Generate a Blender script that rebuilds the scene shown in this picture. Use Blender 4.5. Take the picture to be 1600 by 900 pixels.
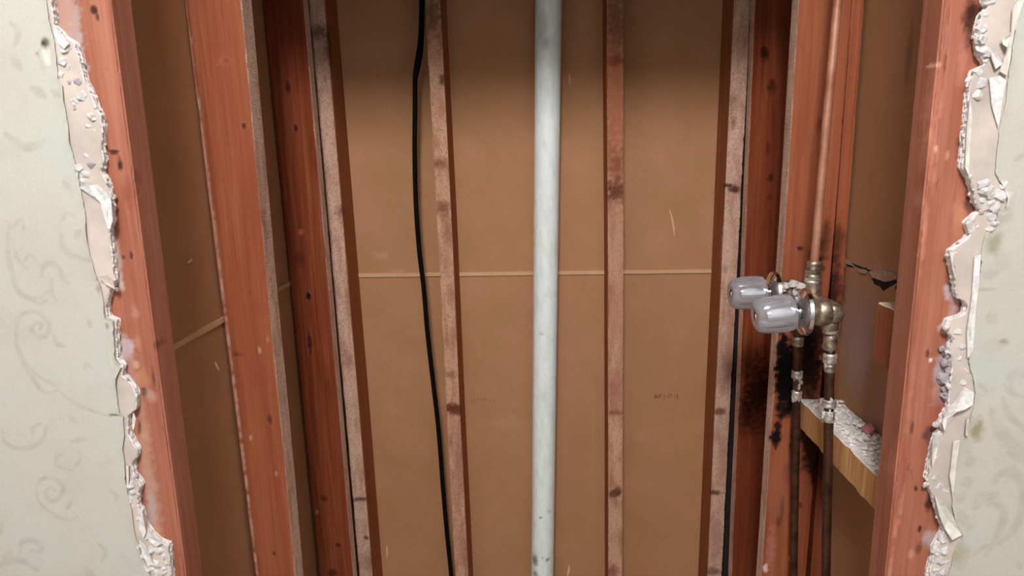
import bpy, bmesh, math, random
import numpy as np
from mathutils import Matrix, Vector, noise as mnoise

for o in list(bpy.data.objects): bpy.data.objects.remove(o)
SC = bpy.context.scene
COL = SC.collection
RNG = np.random.default_rng(7); random.seed(7)

# ------------------------------------------------------------------ camera
H = 1.35                                     # eye height above the floor
F = math.sqrt(225 * 4850 - 50 * 108)         # focal length in pixels (1600 wide)
_Y = np.array([50, 225, -F]); _Y /= np.linalg.norm(_Y)
_D = np.array([108, -4850, -F]); _D /= np.linalg.norm(_D)
_Z = -_D; _X = np.cross(_Y, _Z); _X /= np.linalg.norm(_X)
R = np.array([_X, _Y, _Z])                   # camera -> world
cam = bpy.data.cameras.new('camera'); co = bpy.data.objects.new('camera', cam); COL.objects.link(co)
cam.sensor_width = 36; cam.lens = F / 1600 * 36; cam.clip_start = .02
M4 = Matrix([list(R[0]) + [0], list(R[1]) + [0], list(R[2]) + [H], [0, 0, 0, 1]])
co.matrix_world = M4
SC.camera = co

# ------------------------------------------------------------------ light
w = bpy.data.worlds.new('world'); SC.world = w; w.use_nodes = True
w.node_tree.nodes['Background'].inputs[0].default_value = (1, 1, 1, 1)
w.node_tree.nodes['Background'].inputs[1].default_value = .03
ld = bpy.data.lights.new('ceiling_light', 'POINT'); ld.energy = 163; ld.color = (1, 1.025, 1.085); ld.shadow_soft_size = .19
lo = bpy.data.objects.new('ceiling_light', ld); COL.objects.link(lo); lo.location = (-.10, -.70, 2.63)
SC.view_settings.view_transform = 'Standard'; SC.view_settings.look = 'None'
SC.view_settings.exposure = 0.12; SC.view_settings.gamma = 1; SC.view_settings.use_curve_mapping = False

# ------------------------------------------------------------------ measuring helpers
def ray(u, v): return R @ np.array([(u - 800) / F, (450 - v) / F, -1.])
def PY(u, v, y): r = ray(u, v); p = r * (y / r[1]); return np.array([p[0], y, p[2] + H])
def PX(u, v, x): r = ray(u, v); p = r * (x / r[0]); return np.array([x, p[1], p[2] + H])

def s2l(c):
    c = np.asarray(c, float) / 255.
    return tuple(np.where(c <= .04045, c / 12.92, ((c + .055) / 1.055) ** 2.4))

# ------------------------------------------------------------------ materials
class NT:
    def __init__(s, name):
        s.m = bpy.data.materials.new(name); s.m.use_nodes = True
        s.t = s.m.node_tree; s.n = s.t.nodes; s.b = s.n['Principled BSDF']
    def add(s, typ, **kw):
        n = s.n.new(typ)
        for k, v in kw.items(): setattr(n, k, v)
        return n
    def link(s, a, b): s.t.links.new(a, b)
    def coord(s, scale, rnd=True, out='Object'):
        tc = s.add('ShaderNodeTexCoord'); mp = s.add('ShaderNodeMapping'); mp.inputs['Scale'].default_value = scale
        s.link(tc.outputs[out], mp.inputs[0])
        if rnd:
            oi = s.add('ShaderNodeObjectInfo'); mu = s.add('ShaderNodeMath', operation='MULTIPLY'); mu.inputs[1].default_value = 37.
            s.link(oi.outputs['Random'], mu.inputs[0]); s.link(mu.outputs[0], mp.inputs['Location'])
        return mp.outputs[0]
    def noise(s, vec, scale, detail=4, rough=.55, dist=0):
        n = s.add('ShaderNodeTexNoise'); s.link(vec, n.inputs['Vector'])
        n.inputs['Scale'].default_value = scale; n.inputs['Detail'].default_value = detail
        n.inputs['Roughness'].default_value = rough; n.inputs['Distortion'].default_value = dist
        return n.outputs['Fac']
    def ramp(s, fac, stops):
        r = s.add('ShaderNodeValToRGB'); s.link(fac, r.inputs[0])
        e = r.color_ramp.elements
        while len(e) < len(stops): e.new(.5)
        for el, (p, c) in zip(e, stops):
            el.position = p; el.color = tuple(c) + (1,) if len(c) == 3 else c
        return r.outputs[0]
    def mix(s, fac, a, b, mode='MIX'):
        m = s.add('ShaderNodeMix', data_type='RGBA', blend_type=mode)
        for sock, val in ((m.inputs[0], fac), (m.inputs[6], a), (m.inputs[7], b)):
            if isinstance(val, (int, float)): sock.default_value = val
            elif isinstance(val, tuple): sock.default_value = val + (1,) if len(val) == 3 else val
            else: s.link(val, sock)
        return m.outputs[2]
    def stain(s, col):
        a = s.add('ShaderNodeAttribute', attribute_name='stain')
        return s.mix(a.outputs['Alpha'], col, a.outputs['Color'])
    def bump(s, h, strength=.3, dist=.002):
        b = s.add('ShaderNodeBump'); b.inputs['Strength'].default_value = strength; b.inputs['Distance'].default_value = dist
        s.link(h, b.inputs['Height']); s.link(b.outputs[0], s.b.inputs['Normal'])
    def fin(s, col, rough=.7, **kw):
        if isinstance(col, tuple): s.b.inputs['Base Color'].default_value = col + (1,)
        else: s.link(col, s.b.inputs['Base Color'])
        s.b.inputs['Roughness'].default_value = rough
        for k, v in kw.items(): s.b.inputs[k.replace('_', ' ')].default_value = v
        return s.m

def wood_mat(name, dark, mid, light, spec=.16):
    t = NT(name)
    g = t.noise(t.coord((26, 26, .9)), 3.2, 5, .6, .6)
    fine = t.noise(t.coord((150, 150, 3)), 2.5, 3, .6)
    big = t.noise(t.coord((5, 5, 1.6)), 1.6, 3, .5, .4)
    c = t.ramp(g, [(.30, dark), (.5, mid), (.72, light)])
    c = t.mix(.30, c, t.ramp(fine, [(.3, dark), (.7, light)]))
    c = t.mix(t.ramp(big, [(.38, (0, 0, 0)), (.7, (.55, .55, .55))]), c, t.ramp(g, [(.3, mid), (.7, light)]))
    fl = t.noise(t.coord((60, 60, 22)), 2.2, 2, .5)
    c = t.mix(t.ramp(fl, [(.70, (0, 0, 0)), (.78, (.35, .35, .35))]), c, (.05, .02, .012))
    c = t.stain(c)
    t.bump(t.mix(.5, g, fine), .25, .0015)
    return t.fin(c, .62, Specular_IOR_Level=spec)

def rough_mat(name, base, dark):
    t = NT(name)
    mot = t.noise(t.coord((22, 22, 6)), 2.4, 4, .6)
    sp = t.noise(t.coord((170, 170, 120)), 2.0, 3, .7)
    saw = t.add('ShaderNodeTexWave', wave_type='BANDS', bands_direction='DIAGONAL')
    t.link(t.coord((70, 8, 190)), saw.inputs['Vector']); saw.inputs['Scale'].default_value = 1.2
    saw.inputs['Distortion'].default_value = 5; saw.inputs['Detail'].default_value = 2
    c = t.ramp(mot, [(.28, dark), (.52, base), (.75, tuple(min(1, x * 1.22) for x in base))])
    c = t.mix(t.ramp(sp, [(.34, (.75, .75, .75)), (.5, (0, 0, 0))]), c, tuple(x * .45 for x in dark))
    c = t.mix(.22, c, t.mix(saw.outputs['Fac'], dark, base))
    c = t.stain(c)
    t.bump(t.mix(.5, sp, saw.outputs['Fac']), .6, .002)
    return t.fin(c, .85, Specular_IOR_Level=.1)

M = {}
M['red'] = wood_mat('red_stained_wood', s2l((127, 64, 37)), s2l((150, 80, 50)), s2l((167, 98, 65)))
M['front'] = wood_mat('faded_red_wood', s2l((138, 78, 54)), s2l((162, 96, 72)), s2l((180, 116, 92)))
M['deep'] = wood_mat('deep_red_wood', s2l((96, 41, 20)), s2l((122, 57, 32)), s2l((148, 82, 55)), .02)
M['side'] = wood_mat('brown_stud_side', s2l((132, 78, 46)), s2l((150, 90, 54)), s2l((168, 106, 68)), .05)
M['rough'] = rough_mat('rough_sawn_wood', s2l((209, 170, 146)), s2l((174, 123, 98)))
M['rough_red'] = rough_mat('rough_sawn_red_wood', s2l((207, 160, 130)), s2l((168, 109, 80)))
M['grey_edge'] = rough_mat('weathered_edge_wood', s2l((224, 184, 158)), s2l((186, 134, 108)))
M['yellow'] = wood_mat('new_yellow_wood', s2l((172, 112, 62)), s2l((202, 146, 90)), s2l((222, 172, 118)))

def paper_mat(name, a, b, c3):
    t = NT(name)
    n1 = t.noise(t.coord((1, 1, 1), False), 9, 5, .6, .3)
    n2 = t.noise(t.coord((1, 1, 1), False), 420, 2, .6)
    c = t.ramp(n1, [(.32, a), (.5, b), (.7, c3)])
    c = t.mix(.14, c, t.ramp(n2, [(.3, tuple(x * .5 for x in a)), (.7, tuple(x * 1.5 for x in c3))]))
    c = t.stain(c); t.bump(n2, .15, .0006)
    return t.fin(c, .8, Specular_IOR_Level=.2)
M['kraft'] = paper_mat('brown_board_backing', s2l((169, 122, 80)), s2l((174, 125, 87)), s2l((181, 129, 93)))
M['kraft_light'] = paper_mat('pale_board_edge', s2l((192, 151, 110)), s2l((197, 156, 115)), s2l((205, 165, 123)))

def plain(name, col, rough=.6, n=0, **kw):
    t = NT(name); c = tuple(s2l(col))
    if n:
        k = t.noise(t.coord((1, 1, 1), True), n, 4, .6)
        cc = t.ramp(k, [(.3, tuple(x * .72 for x in c)), (.6, c), (.8, tuple(min(1, x * 1.12) for x in c))])
        t.bump(k, .5, .002)
        return t.fin(cc, rough, **kw)
    return t.fin(c, rough, **kw)
M['gypsum'] = plain('white_gypsum', (234, 226, 218), .95, 160, Specular_IOR_Level=.1)
M['gypsum_grey'] = plain('lilac_grey_gypsum', (186, 172, 172), .95, 120, Specular_IOR_Level=.1)
M['cream'] = plain('torn_cream_paper', (226, 217, 202), .8, 60, Specular_IOR_Level=.15)
M['board_paper'] = plain('grey_board_paper', (210, 192, 177), .85, 14, Specular_IOR_Level=.15)
M['paint'] = plain('grey_wall_paint', (168, 168, 166), .8)
M['floor'] = plain('concrete_floor', (150, 140, 128), .85, 30)
M['black'] = plain('black_plastic', (7, 6, 6), .8, 0, Specular_IOR_Level=.12)
M['ink'] = plain('stamp_ink', (122, 78, 50), .8)
M['pink'] = plain('pink_plaster', (205, 130, 125), .9, 90)
M['splinter'] = plain('pale_splinter', (226, 186, 150), .8, 200)
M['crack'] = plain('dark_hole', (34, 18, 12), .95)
M['torn'] = plain('torn_backing_paper', (188, 146, 124), .9, 90)

def pvc_mat():
    t = NT('white_pvc')
    n = t.noise(t.coord((1, 1, .3)), 55, 4, .7); sp = t.noise(t.coord((1, 1, .6)), 140, 2, .6)
    c = t.ramp(n, [(.25, s2l((220, 222, 212))), (.55, s2l((240, 243, 236)))])
    c = t.stain(t.mix(t.ramp(sp, [(.76, (0, 0, 0)), (.82, (.6, .6, .6))]), c, (.12, .1, .07)))
    return t.fin(c, .42, Specular_IOR_Level=.45)
M['pvc'] = pvc_mat()

def metal(name, a, b, rough, sc=80, met=1.0):
    t = NT(name); n = t.noise(t.coord((1, 1, 1)), sc, 4, .65)
    c = t.ramp(n, [(.35, s2l(a)), (.62, s2l(b))]); t.bump(n, .3, .001)
    return t.fin(c, rough, Metallic=met)
M['bronze'] = metal('dull_bronze', (126, 108, 88), (206, 186, 162), .45, 70, .85)
M['old_copper'] = metal('burnt_copper', (58, 34, 22), (96, 62, 44), .5, 40, .6)
M['riser'] = metal('tarnished_copper', (164, 104, 76), (196, 138, 108), .5, 18, .3)
M['solder'] = metal('solder', (170, 156, 140), (226, 216, 204), .5, 140, .7)
M['chrome'] = plain('chrome', (225, 222, 222), .12, 0, Metallic=1.0)
def acrylic():
    t = NT('clear_acrylic')
    t.fin(s2l((240, 238, 242)), .13, IOR=1.49, Transmission_Weight=.78, Specular_IOR_Level=.75)
    return t.m
M['acrylic'] = acrylic()

def wallpaper_mat():
    t = NT('scroll_wallpaper')
    n = t.noise(t.coord((1, 1, 1), False), 7, 4, .55, .3); n2 = t.noise(t.coord((1, 1, 1), False), 260, 3, .6)
    n3 = t.noise(t.coord((1, 1, 1), False), 30, 4, .6, .5)
    c = t.ramp(n, [(.3, s2l((192, 190, 175))), (.5, s2l((196, 188, 171))), (.72, s2l((193, 181, 164)))])
    c = t.mix(t.ramp(n3, [(.52, (0, 0, 0)), (.75, (.22, .22, .22))]), c, s2l((172, 162, 142)))
    c = t.mix(.06, c, t.ramp(n2, [(.3, (.35, .33, .28)), (.7, (.95, .93, .86))]))
    c = t.stain(c); t.bump(n2, .15, .0008)
    return t.fin(c, .6, Specular_IOR_Level=.25)
M['wallpaper'] = wallpaper_mat()

# ------------------------------------------------------------------ object helpers
def link(name, me, mat, parent=None, smooth=False):
    o = bpy.data.objects.new(name, me); COL.objects.link(o)
    for m in (mat if isinstance(mat, (list, tuple)) else [mat]):
        if m is not None: me.materials.append(m)
    if parent is not None: o.parent = parent
    if smooth:
        me.polygons.foreach_set('use_smooth', [True] * len(me.polygons))
    return o
def mesh(name, vs, fs, mat, parent=None, smooth=False):
    me = bpy.data.meshes.new(name); me.from_pydata([tuple(map(float, v)) for v in vs], [], [tuple(map(int, f)) for f in fs]); me.update()
    return link(name, me, mat, parent, smooth)
def no_stain(o):
    if 'stain' not in o.data.color_attributes: set_stain(o.data, np.zeros((len(o.data.vertices), 4)))
    return o
def tag(o, label, cat, group=None):
    o['label'] = label; o['category'] = cat
    if group: o['group'] = group
    return o
def struct(o, label=None):
    o['kind'] = 'structure'
    if label: o['label'] = label; o['category'] = o.name.split('_')[0]
    return o
def box(name, x0, x1, y0, y1, z0, z1, mat, parent=None, bev=0):
    bm = bmesh.new(); bmesh.ops.create_cube(bm, size=1)
    for v in bm.verts:
        v.co = ((x0 + x1) / 2 + v.co.x * (x1 - x0), (y0 + y1) / 2 + v.co.y * (y1 - y0), (z0 + z1) / 2 + v.co.z * (z1 - z0))
    if bev: bmesh.ops.bevel(bm, geom=bm.edges[:], offset=bev, segments=2, affect='EDGES')
    me = bpy.data.meshes.new(name); bm.to_mesh(me); bm.free()
    return link(name, me, mat, parent)
def empty(name, loc):
    o = bpy.data.objects.new(name, None); COL.objects.link(o); o.location = loc; o.empty_display_size = .05; return o
def set_stain(me, rgba):
    a = me.color_attributes.new('stain', 'FLOAT_COLOR', 'POINT')
    a.data.foreach_set('color', np.asarray(rgba, np.float32).ravel())
def tube(name, pts, r, mat, parent=None, seg=14, caps=True, local=None):
    """lathe along a polyline; r a number or one radius per point"""
    pts = [np.asarray(p, float) for p in pts]; n = len(pts)
    rs = [r] * n if isinstance(r, (int, float)) else list(r)
    vs = []; fs = []
    t0 = pts[-1] - pts[0]; t0 /= np.linalg.norm(t0)
    ref = np.array([0, 0, 1.]) if abs(t0[2]) < .9 else np.array([1., 0, 0])
    for i in range(n):
        a = pts[max(0, i - 1)]; b = pts[min(n - 1, i + 1)]
        t = b - a
        t = t0 if np.linalg.norm(t) < 1e-9 else t / np.linalg.norm(t)
        e1 = np.cross(t, ref); e1 /= np.linalg.norm(e1); e2 = np.cross(t, e1)
        for k in range(seg):
            q = 2 * math.pi * k / seg
            vs.append(pts[i] + rs[i] * (math.cos(q) * e1 + math.sin(q) * e2))
    for i in range(n - 1):
        for k in range(seg):
            k2 = (k + 1) % seg
            fs.append((i * seg + k, i * seg + k2, (i + 1) * seg + k2, (i + 1) * seg + k))
    if caps: fs.append(tuple(range(seg - 1, -1, -1))); fs.append(tuple(range((n - 1) * seg, n * seg)))
    if local is not None: vs = [v - local for v in vs]
    me = bpy.data.meshes.new(name); me.from_pydata([tuple(v) for v in vs], [], fs); me.update()
    o = link(name, me, mat, parent)
    me.polygons.foreach_set('use_smooth', [len(p.vertices) == 4 for p in me.polygons])
    me.set_sharp_from_angle(angle=math.radians(40))
    return o
def catmull(pts, n=10):
    P = [np.asarray(p, float) for p in pts]
    P = [2 * P[0] - P[1]] + P + [2 * P[-1] - P[-2]]
    out = []
    for i in range(1, len(P) - 2):
        for k in range(n):
            t = k / n
            out.append(.5 * (2 * P[i] + (P[i + 1] - P[i - 1]) * t + (2 * P[i - 1] - 5 * P[i] + 4 * P[i + 1] - P[i + 2]) * t * t
                             + (3 * P[i] - P[i - 1] - 3 * P[i + 1] + P[i + 2]) * t ** 3))
    out.append(P[-2]); return out
def fbm1(x, seed, amp=1.0):
    return amp * np.array([mnoise.noise(Vector((float(a), seed * 13.7, seed * 5.1))) for a in np.atleast_1d(x)])

# ------------------------------------------------------------------ the room shell
YS = .86                    # front faces of the jamb studs
YW = YS - .0135             # face of the front wallboard
HEAD = H + .505              # top of the hole
CEIL = 2.75
XL, XR = -.613, .583        # backs of the side walls' boards
YB = 1.697                  # back board
struct(box('floor', -1.5, 1.5, -1.7, 1.72, -.03, 0, M['floor']))
struct(box('ceiling', -1.5, 1.5, -1.7, 1.72, CEIL, CEIL + .03, M['paint']))
struct(box('wall_rear', -1.5, 1.5, -1.73, -1.70, 0, CEIL, M['paint']))
struct(box('wall_room_left', -1.53, -1.5, -1.7, YS, 0, CEIL, M['paint']))
struct(box('wall_room_right', 1.5, 1.53, -1.7, YS, 0, CEIL, M['paint']))

# boards (brown paper backs of the wallboard of the neighbouring rooms)
def stains_at(V, spots):
    """soft-edged stains: each (centre xyz, radii xyz, rgb, alpha, hardness)"""
    out = np.zeros((len(V), 4)); out[:, :3] = .5
    for c, rr, col, al, hard in spots:
        d = np.sqrt((((V - np.asarray(c)) / np.asarray(rr)) ** 2).sum(1))
        sel = d < 1.6
        if not sel.any(): continue
        jit = np.array([mnoise.noise(Vector(p) * 95) + .6 * mnoise.noise(Vector(p) * 260) for p in V[sel]]) * .5
        k = np.clip((1.0 - (d[sel] + jit)) * hard + .5, 0, 1) * al
        rgb = np.asarray(s2l(col))
        a0 = out[sel, 3]; a1 = a0 + k - a0 * k
        wgt = np.where(a1 > 1e-6, k / np.maximum(a1, 1e-6), 1.0)[:, None]
        out[sel, :3] = out[sel, :3] * (1 - wgt) + rgb * wgt; out[sel, 3] = a1
    return out
def board(parent, axis, fixed, a0, a1, z0, z1, sgn, spots=(), na=60, step=.008, th=.013):
    """one sheet: gridded visible face + a plain box behind"""
    za, zb = max(z0, H - 1.2), min(z1, H + .45)
    zs = np.unique(np.concatenate([[z0], np.arange(za, zb, step), [z1]]))
    aa = np.linspace(a0, a1, na)
    A, Zg = np.meshgrid(aa, zs)
    n = A.size
    front = np.full(n, fixed)
    V = np.stack([A.ravel(), front, Zg.ravel()], 1) if axis == 'y' else np.stack([front, A.ravel(), Zg.ravel()], 1)
    Fc = []
    nc = len(aa)
    for i in range(len(zs) - 1):
        for j in range(nc - 1):
            q = (i * nc + j, i * nc + j + 1, (i + 1) * nc + j + 1, (i + 1) * nc + j)
            Fc.append(q)
    b = np.array([[a0, z0], [a1, z0], [a1, z1], [a0, z1]])
    back = np.array([[p[0], fixed + sgn * th, p[1]] if axis == 'y' else [fixed + sgn * th, p[0], p[1]] for p in b])
    V = np.vstack([V, back]); k = n
    nr = len(zs)
    c = [0, nc - 1, nr * nc - 1, (nr - 1) * nc]
    Fc.append((k, k + 1, k + 2, k + 3))
    bot = list(range(nc)); top = list(range((nr - 1) * nc, nr * nc)); lef = [i * nc for i in range(nr)]; rig = [i * nc + nc - 1 for i in range(nr)]
    Fc += [tuple(bot + [k + 1, k]), tuple(top + [k + 2, k + 3]), tuple(lef + [k + 3, k]), tuple(rig + [k + 2, k + 1])]
    o = mesh('wallboard', V, Fc, M['kraft'], parent)
    set_stain(o.data, stains_at(V, spots))
    return o
def seam(parent, axis, fixed, a0, a1, z, sgn):
    """the pale folded edge of the upper sheet"""
    vs = []; fs = []; n = 40
    for i in range(n):
        a = a0 + (a1 - a0) * i / (n - 1)
        j = .0006 * mnoise.noise(Vector((a * 40, z, fixed)))
        for (d, dz) in ((.002, .0065), (-.0035, .0055), (-.0042, -.004 + j), (.002, -.0055 + j)):
            vs.append((a, fixed + sgn * d, z + dz) if axis == 'y' else (fixed + sgn * d, a, z + dz))
    for i in range(n - 1):
        for k in range(4):
            fs.append((i * 4 + k, i * 4 + (k + 1) % 4, (i + 1) * 4 + (k + 1) % 4, (i + 1) * 4 + k))
    fs += [(0, 1, 2, 3), tuple(4 * (n - 1) + k for k in (3, 2, 1, 0))]
    return no_stain(mesh('board_edge', vs, fs, M['kraft_light'], parent))

ZSB, ZSL, ZSR = H - .327, H - .313, H - .237
wb = struct(empty('wall_back', (0, YB, 0)))
wl = struct(empty('wall_left', (XL, 1.2, 0)))
wr = struct(empty('wall_right', (XR, 1.2, 0)))
def kid(o, p): o.matrix_parent_inverse = Matrix.Translation(p.location).inverted(); return o
sp_back = [(PY(560 + 0 * i, 470, YB), (.01, .02, .01), (200, 150, 118), .0, 1) for i in range(1)]
for (u, v, ru, rv, c, a, h) in [(795, 660, 26, 10, (196, 150, 120), .35, .8), (1003, 682, 10, 6, (200, 140, 116), .35, 1), (612, 640, 14, 8, (196, 150, 118), .3, .8),
                                (595, 400, 10, 6, (205, 165, 135), .35, 1), (620, 425, 12, 3, (205, 165, 135), .35, 1), (1010, 560, 30, 60, (160, 120, 76), .3, .6),
                                (640, 780, 40, 60, (160, 118, 76), .3, .6), (905, 700, 16, 120, (160, 110, 72), .3, .6)]:
    sp_back.append((PY(u, v, YB), (ru * .0016, .05, rv * .0016), c, a, h))
kid(board(wb, 'y', YB, -.60, .585, 0, ZSB - .002, 1, sp_back, 110), wb)
kid(board(wb, 'y', YB, -.60, .585, ZSB + .002, CEIL, 1, sp_back, 110), wb)
kid(seam(wb, 'y', YB, -.60, .585, ZSB, 1), wb)
kid(board(wl, 'x', XL, .87, YB, 0, ZSL - .002, -1, [], 60), wl)
kid(board(wl, 'x', XL, .87, YB, ZSL + .002, CEIL, -1, [], 60), wl)
kid(seam(wl, 'x', XL, .905, YB - .005, ZSL, -1), wl)
sp_r = []
for (u, v, ru, rv, c, a, h) in [(1335, 520, 26, 80, (176, 142, 138), .5, .6), (1345, 560, 14, 60, (186, 150, 150), .45, .7), (1300, 480, 20, 60, (20, 10, 6), .85, 1.2),
                                (1375, 640, 22, 40, (170, 126, 112), .5, .7), (1390, 430, 28, 12, (190, 146, 128), .6, 1), (1310, 430, 14, 40, (130, 70, 48), .6, .8),
                                (1395, 540, 10, 30, (120, 64, 44), .6, .8), (1440, 100, 6, 50, (140, 100, 74), .0, 1), (1420, 90, 4, 40, (120, 84, 60), .5, 1)]:
    p = PX(u, v, XR); sp_r.append((p, (.05, ru * .0011 * 2.0, rv * .0011), c, a, h))
kid(board(wr, 'x', XR, .87, YB, 0, ZSR - .003, 1, sp_r, 110, .006), wr)
kid(board(wr, 'x', XR, .87, YB, ZSR + .003, CEIL, 1, sp_r, 110, .006), wr)

# ------------------------------------------------------------------ studs
def stud(name, edge, y0, wx, wy, mats, spots, label, group=None, wx_bot=None, lo=0.0, hi=CEIL, seed=1, wear=.0012, res=.0032):
    """edge: (u,v) pixels of the near inner arris, top and bottom -> world line; wx signed width away from that arris; wy depth.
    mats: (near face, arris-side face)"""
    pts = [PY(u, v, y0) for u, v in edge]
    (xa, za), (xb, zb) = (pts[0][0], pts[0][2]), (pts[-1][0], pts[-1][2])
    zs = np.unique(np.round(np.concatenate([[lo], np.arange(max(lo, H - 1.2), min(hi, H + .42), res), [hi]]), 5))
    slope = (xa - xb) / (za - zb)
    xin = np.where(zs > H + .45, xa + slope * (H + .45 - za), xb + slope * (np.clip(zs, H - 1.25, H + .45) - zb))
    nn, ns = max(6, int(abs(wx) / res)), max(6, int(wy / res))
    prof = [(t, 0.) for t in np.linspace(0, 1, nn)] + [(1., 1.)] + [(t, 1.) for t in (.5, 0.)] + [(0., t) for t in np.linspace(1, 0, ns)[1:-1]]
    prof = np.array(prof); m = len(prof)
    V = np.zeros((len(zs), m, 3))
    for i, z in enumerate(zs):
        wxx = wx if wx_bot is None else wx + (wx_bot - wx) * np.clip((H + .25 - z) / 1.2, 0, 1)
        V[i, :, 0] = xin[i] + prof[:, 0] * wxx; V[i, :, 1] = y0 + prof[:, 1] * wy; V[i, :, 2] = z
        # worn arrises and slight bow
        e0 = wear * (.4 + abs(mnoise.noise(Vector((seed, z * 9, 1)))) + .8 * max(0, mnoise.noise(Vector((seed, z * 60, 2)))))
        e1 = wear * (.4 + abs(mnoise.noise(Vector((seed, z * 11, 5)))) + .8 * max(0, mnoise.noise(Vector((seed, z * 70, 7)))))
        s = np.sign(wx)
        V[i, 0, 0] += s * e0; V[i, 0, 1] += e0 * .7
        V[i, nn - 1, 0] -= s * e1; V[i, nn - 1, 1] += e1 * .7
        V[i, :, 0] += .0015 * mnoise.noise(Vector((seed * 3.1, z * 2.2, 0)))
    fs = []; mi = []
    for i in range(len(zs) - 1):
        for k in range(m):
            k2 = (k + 1) % m
            q = (i * m + k, i * m + k2, (i + 1) * m + k2, (i + 1) * m + k)
            fs.append(q if wx > 0 else q[::-1])
            mi.append(0 if k < nn - 1 else (2 if k < nn + 1 else 1))
    a = tuple(range(m)); b = tuple((len(zs) - 1) * m + k for k in range(m))
    fs += [a[::-1], b] if wx > 0 else [a, b[::-1]]; mi += [0, 0]
    Vf = V.reshape(-1, 3)
    base = np.array([xin[0], y0, lo])
    o = mesh(name, Vf - base, fs, [mats[0], mats[1], mats[2] if len(mats) > 2 else mats[1]])
    o.location = base
    o.data.polygons.foreach_set('material_index', mi)
    # bmesh normals consistent
    bm = bmesh.new(); bm.from_mesh(o.data); bmesh.ops.recalc_face_normals(bm, faces=bm.faces); bm.to_mesh(o.data); bm.free()
    S = []
    px = y0 / F * 1.03
    for s in spots:
        u, v, ru, rv, c, al, hd = s
        hd = hd * (1.9 if sum(c) > 480 else 1.2)
        S.append((PY(u, v, y0), (ru * px, .02 + ru * px * 0, rv * px), c, al, hd))
    set_stain(o.data, stains_at(Vf, S))
    tag(o, label, 'stud', group)
    return o

DK = (52, 22, 14); BLK = (8, 5, 4); WH = (222, 208, 200); PK = (206, 148, 122)
fl_spots = [(106, 50, 24, 56, (178, 156, 148), .8, 1.1), (100, 20, 14, 30, (188, 140, 118), .7, 1), (125, 110, 12, 50, (180, 164, 158), .8, 1.2), (150, 190, 6, 30, (176, 150, 142), .5, 1), (205, 18, 0, 0, DK, 0, 1),
            (147, 16, 5, 6, DK, .9, 1.5), (152, 26, 3, 6, DK, .8, 1), (178, 238, 6, 4, DK, .8, 1), (188, 257, 4, 10, DK, .9, 1), (176, 236, 10, 2, DK, .7, 1),
            (212, 280, 4, 14, DK, .45, 1), (200, 300, 8, 20, (140, 70, 50), .6, .7), (228, 330, 3, 18, DK, .7, 1), (192, 402, 6, 3, DK, .8, 1), (205, 398, 3, 6, DK, .8, 1),
            (183, 400, 6, 34, (184, 160, 150), .75, .8), (188, 440, 5, 14, (196, 176, 168), .8, .8), (178, 465, 9, 28, (176, 110, 90), .6, .8),
            (197, 543, 13, 19, (196, 180, 180), .85, .8), (215, 535, 5, 10, (186, 130, 100), .7, .7), (212, 570, 6, 7, (206, 164, 134), .8, .8), (204, 575, 9, 36, (180, 138, 124), .6, .6),
            (211, 488, 5, 8, (188, 130, 110), .7, .8), (224, 612, 6, 8, BLK, 1, 2.2), (236, 618, 8, 10, (186, 146, 132), .7, .7), (224, 592, 10, 14, (186, 126, 90), .6, .7),
            (222, 645, 7, 60, (186, 136, 110), .7, .9), (228, 720, 11, 60, (188, 142, 118), .75, .9), (240, 790, 11, 60, (184, 144, 126), .75, .9), (246, 830, 6, 40, (196, 134, 102), .7, .9),
            (236, 800, 9, 30, (182, 164, 160), .6, .8), (262, 880, 8, 24, (205, 160, 128), .7, 1), (282, 785, 3, 20, BLK, .9, 1.3), (298, 794, 4, 4, DK, .9, 1.3), (297, 786, 3, 4, WH, .8, 1.2),
            (275, 650, 4, 24, DK, .35, .8), (240, 590, 3, 16, DK, .5, 1), (268, 630, 3, 22, PK, .5, .8), (245, 540, 5, 8, DK, .5, 1)]
FLs = stud('wall_stud', [(172, 0), (290, 900)], YS, -.099, .044, (M['front'], M['front']), fl_spots, 'red wall stud at the left edge of the hole, partly under torn wallpaper', seed=3, wear=.003, res=.0021)
l1_spots = [(350, 95, 12, 6, (180, 98, 72), .5, 1), (381, 196, 4, 4, DK, .9, 1.3), (354, 95, 4, 4, (120, 58, 40), .6, 1), (341, 475, 3, 8, DK, .8, 1.2), (345, 480, 3, 5, DK, .7, 1), (406, 548, 2.5, 6, (206, 160, 140), .8, .8), (370, 553, 10, 4, (110, 50, 34), .7, 1), (422, 655, 4, 9, (96, 40, 26), .8, 1),
            (392, 685, 2, 4, (210, 160, 130), .8, .8), (432, 740, 2, 4, (200, 150, 126), .7, .8), (428, 865, 3, 4, DK, .7, 1), (418, 530, 2, 5, (190, 140, 116), .6, .8), (400, 480, 16, 12, (140, 70, 48), .4, .8), (405, 590, 14, 20, (140, 66, 44), .5, .7), (398, 340, 14, 90, (140, 64, 44), .35, .6)]
for k in range(60):     # pale worn left arris
    v = k * 15.2 + random.uniform(-5, 5); u = 285 + (400 - 285) * v / 900 + 2.2 + math.sin(math.pi * v / 900) * 2
    l1_spots.append((u, v, random.uniform(1.8, 3.0), random.uniform(8, 12), (206, 156, 132), random.uniform(.3, .8), 1))
L1 = stud('wall_stud', [(376, 0), (461, 900)], 1.19, -.098, .044, (M['red'], M['grey_edge']), l1_spots, 'wide bright red left wall stud with pale right edge, nearer of the left pair', wx_bot=-.082, seed=5)
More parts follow.
